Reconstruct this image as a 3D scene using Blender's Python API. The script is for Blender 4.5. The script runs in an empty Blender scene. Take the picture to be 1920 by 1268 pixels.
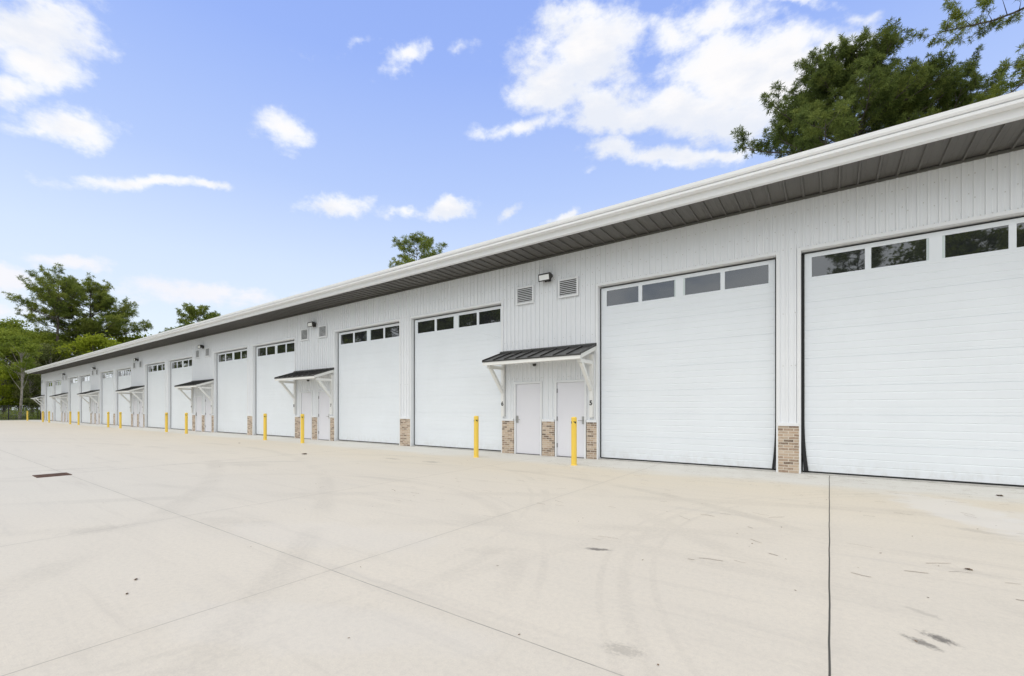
import bpy, math, random
import numpy as np
from mathutils import Vector, Matrix
R = math.radians
scene = bpy.context.scene
COL = scene.collection

# ------------------------------------------------------------------ camera
F_PX, CX, HY, CAM_H = 834.0, 960.0, 768.0, 1.33
TH = math.atan((1555.0 - CX) / F_PX)
SN, CS = math.sin(TH), math.cos(TH)
cam_d = bpy.data.cameras.new('camera')
cam = bpy.data.objects.new('camera', cam_d)
COL.objects.link(cam)
cam.location = (0, 0, CAM_H)
cam.rotation_euler = (R(90), 0, TH)
cam_d.sensor_width = 36
cam_d.lens = 36 * F_PX / 1920
cam_d.shift_y = (HY - 634) / 1920
cam_d.clip_start = 0.05
cam_d.clip_end = 3000
scene.camera = cam

def spot(px, z):
    """world x,y of something seen at photo column px and z metres ahead"""
    u = (px - CX) / F_PX
    return z * (-SN + CS * u), z * (CS + SN * u)

# ------------------------------------------------------------------ node helper
class NT:
    def __init__(s, tree):
        s.t = tree; s.n = tree.nodes; s.l = tree.links
    def new(s, kind, **kw):
        n = s.n.new(kind)
        for k, v in kw.items(): setattr(n, k, v)
        return n
    def put(s, sock, v):
        if v is None: return
        if isinstance(v, bpy.types.NodeSocket): s.l.new(v, sock)
        else:
            if sock.type == 'RGBA' and len(v) == 3: v = (*v, 1)
            sock.default_value = v
    def m(s, op, a, b=None, c=None, clamp=False):
        n = s.new('ShaderNodeMath', operation=op, use_clamp=clamp)
        for i, v in enumerate((a, b, c)): s.put(n.inputs[i], v)
        return n.outputs[0]
    def v(s, op, a, b=None):
        n = s.new('ShaderNodeVectorMath', operation=op)
        s.put(n.inputs[0], a); s.put(n.inputs[1], b)
        return n.outputs['Value'] if op in ('LENGTH', 'DISTANCE', 'DOT_PRODUCT') else n.outputs[0]
    def mix(s, f, a, b, blend='MIX'):
        n = s.new('ShaderNodeMix', data_type='RGBA', blend_type=blend)
        s.put(n.inputs[0], f); s.put(n.inputs[6], a); s.put(n.inputs[7], b)
        return n.outputs[2]
    def ss(s, x, lo, hi, a=0.0, b=1.0):
        n = s.new('ShaderNodeMapRange', interpolation_type='SMOOTHSTEP')
        for i, v in enumerate((x, lo, hi, a, b)): s.put(n.inputs[i], v)
        return n.outputs[0]
    def noise(s, vec, scale, detail=3, rough=0.55, col=False):
        n = s.new('ShaderNodeTexNoise')
        s.put(n.inputs['Vector'], vec)
        n.inputs['Scale'].default_value = scale
        n.inputs['Detail'].default_value = detail
        n.inputs['Roughness'].default_value = rough
        return n.outputs['Color' if col else 'Fac']
    def mp(s, vec, loc=(0, 0, 0), rot=(0, 0, 0), sc=(1, 1, 1), kind='POINT'):
        n = s.new('ShaderNodeMapping', vector_type=kind)
        s.put(n.inputs[0], vec)
        n.inputs[1].default_value = loc; n.inputs[2].default_value = rot; n.inputs[3].default_value = sc
        return n.outputs[0]
    def ramp(s, f, stops, interp='LINEAR'):
        n = s.new('ShaderNodeValToRGB'); s.put(n.inputs[0], f)
        cr = n.color_ramp; cr.interpolation = interp
        while len(cr.elements) < len(stops): cr.elements.new(0.5)
        for e, (p, c) in zip(cr.elements, stops):
            e.position = p; e.color = (*c, 1)
        return n.outputs[0]
    def bump(s, h, strength=0.3, dist=0.01):
        n = s.new('ShaderNodeBump'); s.put(n.inputs['Height'], h)
        n.inputs['Strength'].default_value = strength; n.inputs['Distance'].default_value = dist
        return n.outputs[0]

def material(name):
    m = bpy.data.materials.new(name); m.use_nodes = True
    t = NT(m.node_tree)
    b = next(n for n in m.node_tree.nodes if n.type == 'BSDF_PRINCIPLED')
    return m, t, b

def obj_coord(t): return t.new('ShaderNodeTexCoord').outputs['Object']
def world_pos(t): return t.new('ShaderNodeNewGeometry').outputs['Position']

def simple(name, col, rough=0.5, metal=0.0, var=0.05, scale=1.5, streak=False, spec=0.5, bumpy=0.0):
    m, t, b = material(name)
    p = world_pos(t)
    q = t.mp(p, sc=(3, 3, 0.35)) if streak else p
    n = t.noise(q, scale, 5, 0.6)
    f = t.ss(n, 0.3, 0.7)
    d = tuple(c * (1 - var * 2) for c in col)
    t.put(b.inputs['Base Color'], t.mix(f, d, col))
    t.put(b.inputs['Roughness'], t.m('ADD', t.m('MULTIPLY', n, 0.15), rough - 0.07))
    b.inputs['Metallic'].default_value = metal
    b.inputs['Specular IOR Level'].default_value = spec
    if bumpy: t.put(b.inputs['Normal'], t.bump(t.noise(p, 30, 4), bumpy, 0.01))
    return m

M = {}
M['siding'] = simple('siding_white', (0.80, 0.82, 0.845), 0.42, var=0.006)
M['trim'] = simple('trim_white', (0.80, 0.815, 0.83), 0.42, var=0.008)
M['door_white'] = simple('door_white', (0.785, 0.825, 0.865), 0.42, var=0.015, scale=0.8)
M['gutter'] = simple('gutter_white', (0.86, 0.87, 0.885), 0.35, var=0.015, streak=True)
m_ = M['door_white']; t = NT(m_.node_tree)
b = next(n for n in t.n if n.type == 'BSDF_PRINCIPLED')
src = b.inputs['Base Color'].links[0].from_socket
p = world_pos(t); sx = t.new('ShaderNodeSeparateXYZ'); t.l.new(p, sx.inputs[0])
sp_ = t.noise(t.mp(p, sc=(1, 1, .6)), 7, 5, .7)
dirt = t.m('MULTIPLY', t.ss(t.m('ADD', sx.outputs[2], t.m('MULTIPLY', sp_, .5)), .25, .75, 1, 0), t.ss(sp_, .4, .7))
dirt = t.m('ADD', t.m('MULTIPLY', dirt, .35), t.m('MULTIPLY', t.ss(t.noise(t.mp(p, sc=(2.5, 1, .25)), 2.2, 5, .65), .5, .8), .04))
t.put(b.inputs['Base Color'], t.mix(dirt, src, (.52, .50, .46)))
t.put(b.inputs['Normal'], t.bump(t.noise(t.mp(p, sc=(.5, 1, 2.2)), 1.6, 2), .06, .03))
M['leaf_door'] = simple('service_door_grey', (0.765, 0.765, 0.81), 0.5, var=0.015, scale=0.8)
M['soffit'] = simple('soffit_grey', (0.118, 0.113, 0.104), 0.5, var=0.06)
M['soffit_trim'] = simple('soffit_trim_grey', (0.13, 0.13, 0.12), 0.5, var=0.05)
M['black_roof'] = simple('black_metal_roof', (0.040, 0.038, 0.036), 0.38, var=0.1)
M['roof'] = simple('roof_white', (0.7, 0.7, 0.7), 0.4)
M['timber'] = simple('white_painted_timber', (0.80, 0.80, 0.775), 0.5, var=0.02)
M['rubber'] = simple('black_rubber', (0.012, 0.013, 0.014), 0.6, var=0.1)
M['steel'] = simple('brushed_steel', (0.42, 0.42, 0.41), 0.35, metal=0.8)
M['hinge'] = simple('hinge_grey', (0.18, 0.18, 0.185), 0.4, metal=0.5)
M['lamp_body'] = simple('lamp_bronze', (0.035, 0.033, 0.030), 0.45)
M['yellow'] = simple('yellow_plastic', (0.86, 0.60, 0.085), 0.42, var=0.03, scale=4, streak=True)
M['ink'] = simple('black_ink', (0.012, 0.012, 0.012), 0.55)
M['screw'] = simple('screw_grey', (0.60, 0.60, 0.58), 0.4)
M['sill'] = simple('sill_concrete', (0.52, 0.51, 0.48), 0.85, var=0.12, scale=6, bumpy=0.3)
M['fence_black'] = simple('fence_black', (0.012, 0.013, 0.013), 0.45)
M['rust'] = simple('rusty_iron', (0.13, 0.065, 0.035), 0.8, var=0.25, scale=12, bumpy=0.4)
M['pit'] = simple('drain_pit_dark', (0.03, 0.025, 0.02), 0.9)
M['spacer'] = simple('pane_spacer', (0.62, 0.70, 0.70), 0.4)
M['louvre_dark'] = simple('louvre_gap', (0.05, 0.05, 0.047), 0.6)
M['dry_leaf'] = simple('dry_leaf', (0.13, 0.075, 0.035), 0.8, var=0.25, scale=60)
M['needle_brown'] = simple('needle_litter', (0.24, 0.16, 0.09), 0.8, var=0.25, scale=5)

# glossy panes
m, t, b = material('window_glass')
b.inputs['Base Color'].default_value = (0.022, 0.024, 0.026, 1)
b.inputs['Roughness'].default_value = 0.015
b.inputs['IOR'].default_value = 1.85
b.inputs['Coat Weight'].default_value = 1.0
b.inputs['Coat Roughness'].default_value = 0.01
wv = t.noise(world_pos(t), 1.3, 1)
t.put(b.inputs['Normal'], t.bump(wv, 0.03, 0.05))
M['glass'] = m
m, t, b = material('lamp_lens')
b.inputs['Base Color'].default_value = (0.88, 0.89, 0.88, 1)
b.inputs['Roughness'].default_value = 0.12
M['lens'] = m

# brick
m, t, b = material('tan_brick')
p = world_pos(t)
sx = t.new('ShaderNodeSeparateXYZ'); t.l.new(p, sx.inputs[0])
cb = t.new('ShaderNodeCombineXYZ')
t.put(cb.inputs[0], t.m('ADD', sx.outputs[0], sx.outputs[1])); t.put(cb.inputs[1], sx.outputs[2])
wob = t.v('ADD', cb.outputs[0], t.v('SCALE', t.v('SUBTRACT', t.noise(p, 9, 2, col=True), (0.5, 0.5, 0.5))))
wob.node.inputs[1].links[0].from_node.inputs['Scale'].default_value = 0.008
def brick(bw, rh, mortar):
    n = t.new('ShaderNodeTexBrick')
    t.put(n.inputs['Vector'], wob)
    n.inputs['Scale'].default_value = 1
    n.inputs['Color1'].default_value = (0, 0, 0, 1); n.inputs['Color2'].default_value = (1, 1, 1, 1)
    n.inputs['Mortar'].default_value = (0.5, 0.5, 0.5, 1)
    n.inputs['Mortar Size'].default_value = mortar; n.inputs['Mortar Smooth'].default_value = 0.35
    n.inputs['Brick Width'].default_value = bw; n.inputs['Row Height'].default_value = rh
    return n
bn = brick(0.185, 0.0585, 0.0085)
tone = t.ramp(bn.outputs['Color'], [(0.0, (0.13, 0.092, 0.07)), (0.2, (0.23, 0.16, 0.115)), (0.38, (0.36, 0.26, 0.19)),
     (0.5, (0.54, 0.43, 0.325)), (0.6, (0.46, 0.33, 0.235)), (0.8, (0.60, 0.49, 0.38)), (1.0, (0.29, 0.195, 0.14))])
n1 = t.noise(p, 22, 5, 0.7)
tone = t.mix(t.ss(n1, 0.42, 0.72, 0, 0.55), tone, (0.60, 0.49, 0.38))
n2 = t.noise(p, 55, 3, 0.7)
tone = t.mix(t.ss(n2, 0.55, 0.75, 0, 0.5), tone, (0.13, 0.085, 0.06))
bc = t.mix(bn.outputs['Fac'], tone, t.mix(n1, (0.56, 0.50, 0.42), (0.68, 0.62, 0.53)))
wash = t.noise(p, 3.2, 3)
bc = t.mix(t.ss(wash, 0.58, 0.72, 0, 0.5), bc, (0.66, 0.58, 0.50))
t.put(b.inputs['Base Color'], bc)
b.inputs['Roughness'].default_value = 0.9
t.put(b.inputs['Normal'], t.bump(t.m('SUBTRACT', t.m('MULTIPLY', n1, 0.4), bn.outputs['Fac']), 0.6, 0.006))
M['brick'] = m

# concrete yard
m, t, b = material('concrete')
p = world_pos(t)
sx = t.new('ShaderNodeSeparateXYZ'); t.l.new(p, sx.inputs[0])
X, Y = sx.outputs[0], sx.outputs[1]
big = t.noise(p, 0.22, 4, 0.55)
med = t.noise(t.mp(p, loc=(3, 7, 0), sc=(0.55, 1.6, 1)), 0.8, 5, 0.62)
fine = t.noise(p, 26, 4, 0.7)
grit = t.noise(p, 120, 2, 0.6)
base = t.mix(t.ss(big, 0.34, 0.66), (0.665, 0.612, 0.508), (0.685, 0.630, 0.520))
base = t.mix(t.ss(med, 0.35, 0.7, 0.5, 0), base, (0.620, 0.575, 0.485))
# cooler and greyer slabs to the left
left = t.ss(t.m('ADD', X, t.m('MULTIPLY', t.noise(p, 0.3, 3), 6)), -9.0, 1.5, 1, 0)
left = t.m('MULTIPLY', left, t.ss(Y, 1.5, 5.5, 1, 0.25))
base = t.mix(t.m('MULTIPLY', left, 0.7), base, (0.625, 0.605, 0.535))
# cleaner strip that the eave keeps dry
ap = t.ss(t.m('ADD', Y, t.m('MULTIPLY', t.m('SUBTRACT', t.noise(t.mp(p, sc=(0.5, 1, 1)), 1.1, 4), 0.5), 1.6)), 8.9, 9.9)
base = t.mix(t.m('MULTIPLY', ap, 0.85), base, (0.665, 0.672, 0.655))
# pinkish brown run-off band in front of the strip
band = t.m('MULTIPLY', t.ss(Y, 6.0, 8.4), t.ss(Y, 8.6, 9.7, 1, 0))
base = t.mix(t.m('MULTIPLY', band, t.ss(med, 0.3, 0.65, 0.15, 0.6)), base, (0.665, 0.60, 0.485))
# brushed streaks left by water, lying along the building
st = t.noise(t.mp(p, rot=(0, 0, R(6)), sc=(0.22, 3.2, 1)), 1.4, 6, 0.68)
base = t.mix(t.ss(st, 0.52, 0.8, 0, 0.35), base, (0.40, 0.365, 0.315))
st2 = t.noise(t.mp(p, rot=(0, 0, R(-16)), sc=(0.3, 2.4, 1), loc=(11, 5, 0)), 1.0, 6, 0.7)
base = t.mix(t.ss(st2, 0.56, 0.8, 0, 0.3), base, (0.43, 0.415, 0.39))
# every pour a little different
fx = t.m('FLOOR', t.m('DIVIDE', t.m('ADD', X, 0.0), 3.34)); fy = t.m('FLOOR', t.m('DIVIDE', t.m('SUBTRACT', Y, 2.13), 8.83))
cl = t.new('ShaderNodeCombineXYZ'); t.put(cl.inputs[0], fx); t.put(cl.inputs[1], fy)
wn = t.new('ShaderNodeTexWhiteNoise'); wn.noise_dimensions = '2D'; t.put(wn.inputs['Vector'], cl.outputs[0])
base = t.mix(t.m('MULTIPLY', wn.outputs['Value'], 0.16), base, (0.50, 0.475, 0.42))
# speckle
base = t.mix(t.ss(fine, 0.35, 0.75, 0.0, 0.22), base, (0.40, 0.375, 0.335))
base = t.mix(t.ss(grit, 0.3, 0.75, 0.18, 0.0), base, (0.36, 0.34, 0.31))
spk = t.noise(p, 9, 4, 0.75)
base = t.mix(t.ss(spk, 0.66, 0.78, 0, 0.35), base, (0.33, 0.30, 0.26))
# tyre marks: arcs (cx, cy, radius, width, strength)
dk = None
for cx_, cy_, r_, w_, k_ in [(-8.71, 2.44, 6.21, .10, .30), (-8.71, 2.44, 5.98, .05, .22), (3.16, 5.01, 4.77, .07, .20), (3.16, 5.01, 4.55, .04, .20),
        (3.16, 5.01, 4.95, .04, .18), (2.66, 1.62, 5.17, .12, .16), (-5.84, -.55, 8.45, .16, .36), (-6.39, .78, 4.81, .14, .26), (-6.39, .78, 5.05, .05, .2),
        (4.5, -9.0, 15.2, .2, .22), (4.5, -9.0, 17.0, .22, .24), (-18, -14, 19.5, .25, .3), (-18, -14, 21.4, .2, .26), (-2.0, -16, 20.2, .2, .2), (9, 17, 15.8, .2, .18)]:
    d = t.v('DISTANCE', t.mp(p, sc=(1, 1, 0)), (cx_, cy_, 0))
    d = t.m('ABSOLUTE', t.m('SUBTRACT', d, r_))
    a = t.m('MULTIPLY', t.ss(d, w_ * 0.3, w_, 1, 0), k_)
    dk = a if dk is None else t.m('MAXIMUM', dk, a)
brk = t.ss(t.noise(t.mp(p, loc=(4, 1, 0)), 0.55, 4, 0.6), 0.38, 0.62)
dk = t.m('MULTIPLY', t.m('MULTIPLY', dk, 0.5), t.m('MULTIPLY', brk, t.ss(fine, 0.25, 0.6, 0.5, 1)))
base = t.mix(dk, base, (0.20, 0.185, 0.165))
# oil and scuff stains (x, y, rx, ry, rot, tone, strength)
for x_, y_, rx, ry, ro, sc_, k_ in [(-1.79, 3.92, .13, .055, 25, 16, .95), (0.52, 3.54, .105, .05, -34, 22, 1.0), (0.43, 3.42, .115, .045, -34, 22, .85), (0.50, 3.93, .12, .04, -30, 24, .25),
        (-.93, 2.36, .13, .08, 10, 40, .35), (1.35, 6.9, .35, .10, -15, 9, .22), (.95, 5.15, .3, .08, -10, 12, .12), (-2.6, 3.3, .3, .16, 40, 12, .10), (-5.9, 2.35, .5, .2, 20, 9, .10),
        (-6.6, 1.35, .35, .25, 60, 14, .14), (-11.5, 5.0, .9, .35, 20, 5, .12), (-8.2, 8.0, .35, .18, 0, 9, .35), (-9.6, 7.9, .4, .12, 0, 9, .35)]:
    d = t.v('LENGTH', t.mp(t.mp(p, sc=(1, 1, 0)), loc=(x_, y_, 0), rot=(0, 0, R(ro)), sc=(rx, ry, 1), kind='TEXTURE'))
    d = t.m('ADD', d, t.m('MULTIPLY', t.m('SUBTRACT', t.noise(p, sc_, 4, 0.65), 0.5), 2.2))
    base = t.mix(t.ss(d, 0.25, 1.1, k_ * .85, 0), base, (0.12, 0.112, 0.10))
# pale scrubbed patches
for x_, y_, rx, ry, ro, k_ in [(1.35, 8.2, .55, 1.5, 18, .6), (2.4, 8.0, .9, .6, 0, .45), (-4.3, 2.7, 1.6, .5, 20, .12), (-2.6, 1.5, 1.2, .35, 25, .12)]:
    d = t.v('LENGTH', t.mp(t.mp(p, sc=(1, 1, 0)), loc=(x_, y_, 0), rot=(0, 0, R(ro)), sc=(rx, ry, 1), kind='TEXTURE'))
    d = t.m('ADD', d, t.m('MULTIPLY', t.m('SUBTRACT', t.noise(p, 2.2, 4, 0.6), 0.5), 1.4))
    base = t.mix(t.ss(d, 0.6, 1.05, k_, 0), base, (0.63, 0.62, 0.595))
# saw-cut joints
jb = None
wig = t.m('MULTIPLY', t.m('SUBTRACT', t.noise(p, 1.5, 2), 0.5), 0.012)
def joint(c, at, half, col, k):
    global base, jb
    a = t.m('ABSOLUTE', t.m('SUBTRACT', t.m('ADD', c, wig), at))
    f = t.ss(a, half * 0.6, half * 1.25, 1, 0)
    base = t.mix(t.m('MULTIPLY', t.ss(t.m('ADD', a, t.m('MULTIPLY', t.m('SUBTRACT', med, .5), .2)), 0.0, 0.13, .05, 0), 1.0), base, (0.30, 0.27, 0.23))
    base = t.mix(t.m('MULTIPLY', f, k), base, col)
    jb = f if jb is None else t.m('MAXIMUM', jb, f)
joint(X, 0.0, 0.0058, (0.045, 0.045, 0.04), 0.95)
chip = t.ss(t.noise(p, 5, 3), 0.3, 0.6, 0.45, 0.95)
joint(X, -3.36, 0.0040, (0.33, 0.305, 0.26), chip)
joint(X, -6.55, 0.004, (0.34, 0.315, 0.27), chip)
joint(X, -12.9, 0.006, (0.2, 0.185, 0.165), chip)
joint(X, 3.4, 0.005, (0.13, 0.12, 0.105), chip)
joint(Y, 2.13, 0.0042, (0.28, 0.27, 0.235), t.m('MAXIMUM', chip, 0.65))
joint(Y, 10.955, 0.006, (0.12, 0.115, 0.12), t.ss(t.noise(p, 3, 3), 0.4, 0.6, 0.1, 0.9))
t.put(b.inputs['Base Color'], base)
b.inputs['Roughness'].default_value = 0.86
b.inputs['Specular IOR Level'].default_value = 0.3
broom = t.noise(t.mp(p, sc=(6, 130, 1)), 1.0, 3, 0.6)
hgt = t.m('SUBTRACT', t.m('ADD', t.m('MULTIPLY', broom, 0.5), t.m('MULTIPLY', fine, 0.5)), t.m('MULTIPLY', jb, 2.0))
t.put(b.inputs['Normal'], t.bump(hgt, 0.22, 0.006))
M['concrete'] = m

# grass ground
m, t, b = material('grass_ground')
p = world_pos(t)
g = t.mix(t.ss(t.noise(p, 0.6, 5, 0.7), 0.35, 0.65), (0.055, 0.085, 0.022), (0.12, 0.14, 0.04))
g = t.mix(t.ss(t.noise(p, 9, 4, 0.7), 0.5, 0.75, 0, 0.7), g, (0.16, 0.12, 0.06))
t.put(b.inputs['Base Color'], g); b.inputs['Roughness'].default_value = 0.95
t.put(b.inputs['Normal'], t.bump(t.noise(p, 14, 5), 1.0, 0.08))
M['grass'] = m

def foliage(name, dark, mid, light, transl=0.3, scale=0.45):
    m = bpy.data.materials.new(name); m.use_nodes = True
    t = NT(m.node_tree); t.n.clear()
    geo = t.new('ShaderNodeNewGeometry')
    rnd = geo.outputs['Random Per Island']
    n = t.noise(geo.outputs['Position'], scale, 3, 0.6)
    f = t.m('ADD', t.m('MULTIPLY', t.ss(n, 0.3, 0.7), 0.6), t.m('MULTIPLY', rnd, 0.4))
    c = t.ramp(f, [(0.0, dark), (0.5, mid), (1.0, light)])
    d = t.new('ShaderNodeBsdfPrincipled'); t.put(d.inputs['Base Color'], c)
    d.inputs['Roughness'].default_value = 0.65; d.inputs['Specular IOR Level'].default_value = 0.12
    tr = t.new('ShaderNodeBsdfTranslucent'); t.put(tr.inputs[0], t.mix(0.3, c, light))
    mx = t.new('ShaderNodeMixShader'); mx.inputs[0].default_value = transl
    t.l.new(d.outputs[0], mx.inputs[1]); t.l.new(tr.outputs[0], mx.inputs[2])
    o = t.new('ShaderNodeOutputMaterial'); t.l.new(mx.outputs[0], o.inputs[0])
    return m
M['pine'] = foliage('pine_needles', (0.060, 0.090, 0.026), (0.13, 0.175, 0.044), (0.26, 0.295, 0.072), 0.4, 0.8)
M['pine_far'] = foliage('pine_needles_far', (0.10, 0.145, 0.034), (0.205, 0.255, 0.052), (0.35, 0.375, 0.08), 0.42, 0.4)
M['leaf_dark'] = foliage('leaves_deep_green', (0.095, 0.14, 0.024), (0.22, 0.285, 0.042), (0.37, 0.41, 0.068), 0.48, 0.35)
M['leaf_bright'] = foliage('leaves_yellow_green', (0.14, 0.20, 0.018), (0.27, 0.33, 0.026), (0.40, 0.44, 0.05), 0.46, 0.4)
M['leaf_dull'] = foliage('leaves_dull_olive', (0.08, 0.11, 0.034), (0.16, 0.185, 0.06), (0.25, 0.255, 0.095), 0.35, 0.4)
M['bark'] = simple('pine_bark', (0.135, 0.110, 0.092), 0.9, var=0.25, scale=4, streak=True, bumpy=0.6)
M['bark_dark'] = simple('twig_bark', (0.065, 0.050, 0.038), 0.9, var=0.2, scale=4)
M['birch'] = simple('pale_bark', (0.42, 0.38, 0.33), 0.85, var=0.25, scale=5)

# ------------------------------------------------------------------ mesh helper
class MB:
    def __init__(s): s.v = []; s.f = []; s.m = []
    def quad(s, *pts, mi=0):
        i = len(s.v); s.v += [tuple(q) for q in pts]; s.f.append(tuple(range(i, i + len(pts)))); s.m.append(mi)
    def box(s, x0, x1, y0, y1, z0, z1, mi=0):
        i = len(s.v)
        s.v += [(x0, y0, z0), (x1, y0, z0), (x1, y1, z0), (x0, y1, z0), (x0, y0, z1), (x1, y0, z1), (x1, y1, z1), (x0, y1, z1)]
        for q in ((0, 3, 2, 1), (4, 5, 6, 7), (0, 1, 5, 4), (1, 2, 6, 5), (2, 3, 7, 6), (3, 0, 4, 7)):
            s.f.append(tuple(i + k for k in q)); s.m.append(mi)
        return s
    def prism_x(s, prof, x0, x1, mi=0, closed=True, caps=True):
        """profile of (y, z) swept along x"""
        i = len(s.v); n = len(prof)
        s.v += [(x0, y, z) for y, z in prof] + [(x1, y, z) for y, z in prof]
        for k in range(n if closed else n - 1):
            a, c = i + k, i + (k + 1) % n
            s.f.append((a, c, c + n, a + n)); s.m.append(mi)
        if caps and closed:
            s.f.append(tuple(i + k for k in range(n))[::-1]); s.m.append(mi)
            s.f.append(tuple(i + n + k for k in range(n))); s.m.append(mi)
        return s
    def bar(s, a, c, w, h, mi=0):
        """square bar from a to c, w wide sideways (x), h deep"""
        a, c = Vector(a), Vector(c); d = (c - a).normalized()
        sx = Vector((1, 0, 0)); up = d.cross(sx).normalized()
        i = len(s.v)
        for q in (a, c):
            for k, l in ((-1, -1), (1, -1), (1, 1), (-1, 1)):
                s.v.append(tuple(q + sx * (k * w / 2) + up * (l * h / 2)))
        for q in ((0, 1, 2, 3), (7, 6, 5, 4), (0, 4, 5, 1), (1, 5, 6, 2), (2, 6, 7, 3), (3, 7, 4, 0)):
            s.f.append(tuple(i + k for k in q)); s.m.append(mi)
        return s
    def tube(s, pts, rad, n=6, mi=0, cap=True):
        pts = [Vector(q) for q in pts]; i0 = len(s.v); L = len(pts)
        ref = Vector((0.31, 0.17, 0.93))
        for k, q in enumerate(pts):
            d = (pts[min(k + 1, L - 1)] - pts[max(k - 1, 0)]).normalized()
            a = d.cross(ref)
            if a.length < 1e-3: a = d.cross(Vector((1, 0, 0)))
            a.normalize(); c = d.cross(a)
            for j in range(n):
                an = 2 * math.pi * j / n
                s.v.append(tuple(q + (a * math.cos(an) + c * math.sin(an)) * rad[k]))
        for k in range(L - 1):
            for j in range(n):
                a = i0 + k * n + j; c = i0 + k * n + (j + 1) % n
                s.f.append((a, c, c + n, a + n)); s.m.append(mi)
        if cap:
            s.f.append(tuple(i0 + j for j in range(n))[::-1]); s.m.append(mi)
            s.f.append(tuple(i0 + (L - 1) * n + j for j in range(n))); s.m.append(mi)
        return s
    def lathe(s, prof, n=24, mi=0):
        i0 = len(s.v)
        for r, z in prof:
            for j in range(n):
                a = 2 * math.pi * j / n
                s.v.append((r * math.cos(a), r * math.sin(a), z))
        for k in range(len(prof) - 1):
            for j in range(n):
                a = i0 + k * n + j; c = i0 + k * n + (j + 1) % n
                s.f.append((a, c, c + n, a + n)); s.m.append(mi)
        return s
    def mesh(s, name, mats):
        me = bpy.data.meshes.new(name)
        me.from_pydata(s.v, [], s.f)
        for q in (mats if isinstance(mats, (list, tuple)) else [mats]): me.materials.append(q)
        if any(s.m): me.polygons.foreach_set('material_index', s.m)
        me.update()
        return me
    def build(s, name, mats, parent=None, smooth=False, bevel=0.0):
        me = s.mesh(name, mats)
        if smooth: me.polygons.foreach_set('use_smooth', [True] * len(me.polygons))
        return put(name, me, parent, bevel)

def put(name, me, parent=None, bevel=0.0):
    o = bpy.data.objects.new(name, me); COL.objects.link(o)
    if parent is not None: o.parent = parent
    if bevel:
        md = o.modifiers.new('bevel', 'BEVEL'); md.width = bevel; md.segments = 2; md.limit_method = 'ANGLE'
    return o

def tag(o, label=None, cat=None, group=None, kind=None):
    if label: o['label'] = label
    if cat: o['category'] = cat
    if group: o['group'] = group
    if kind: o['kind'] = kind
    return o

def empty(name, loc=(0, 0, 0), rz=0.0, parent=None):
    o = bpy.data.objects.new(name, None); COL.objects.link(o)
    o.location = loc; o.rotation_euler = (0, 0, rz); o.empty_display_size = 0.2
    if parent is not None: o.parent = parent
    return o

def copy_tree(o, parent=None):
    c = o.copy(); COL.objects.link(c)
    c.parent = parent
    for ch in list(o.children): copy_tree(ch, c)
    return c

# ------------------------------------------------------------------ ground
YW = 11.0                 # wall face
XL, XR = -79.45, 8.2      # building ends
g = MB(); g.quad((-1500, -1500, -0.03), (1500, -1500, -0.03), (1500, 1500, -0.03), (-1500, 1500, -0.03))
tag(g.build('grass_ground', M['grass']), kind='structure')
g = MB()
g.box(-82.6, 24, -12, 11.4, -0.15, 0.0)
tag(g.build('concrete_yard', M['concrete']), kind='structure')

# ------------------------------------------------------------------ the storage building
B = empty('storage_building', (0, 0, 0))
tag(B, 'long white ribbed-metal storage building with tall sectional doors, brick piers and black canopies', 'building')
P = 12.02
OPEN_H, DOOR_H = 4.62, 4.575
DW = 4.10
doors = []                # (x0, x1, unit)
bays = []                 # service bays (x0, x1, units)
piers = []                # narrow piers between two doors
unit = 4
doors.append((-0.48, -0.48 + DW))
x = -5.02
k = 0
while True:
    xb = -5.02 - P * k
    doors.append((xb, xb + DW if k else -0.92))
    piers.append((doors[-1][1], doors[-2][0] if k == 0 else prevC))
    if k == 6:
        bays.append((XL, xb)); break
    bays.append((xb - 3.21, xb))
    doors.append((xb - 3.21 - DW + 0.01, xb - 3.21))
    prevC = doors[-1][0]
    k += 1

siding = MB()
RIB = 0.1465
X_OFF = 0.487 - 0.0375
def ribs(x0, x1, z0, z1, y=YW):
    """ribbed sheet between x0..x1, z0..z1"""
    if x1 - x0 < 0.005 or z1 - z0 < 0.005: return
    pr = [(x0, 0.0)]
    k0 = math.floor((x0 - X_OFF) / RIB) - 1
    while True:
        c = X_OFF + k0 * RIB
        if c - 0.025 > x1: break
        h = 0.030 if k0 % 2 == 0 else 0.024
        for dx, hh in ((-0.021, 0), (-0.015, h), (0.015, h), (0.021, 0)):
            if x0 < c + dx < x1: pr.append((c + dx, hh))
        # shallow stiffener swages between the ribs
        for dx, hh in ((0.055, 0), (0.061, 0.0025), (0.069, 0.0025), (0.075, 0)):
            if x0 < c + dx < x1: pr.append((c + dx, hh))
        k0 += 1
    pr.append((x1, 0.0))
    i = len(siding.v)
    n = len(pr)
    siding.v += [(a, y - h, z0) for a, h in pr] + [(a, y - h, z1) for a, h in pr]
    for k in range(n - 1):
        siding.f.append((i + k, i + k + 1, i + n + k + 1, i + n + k)); siding.m.append(0)

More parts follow.
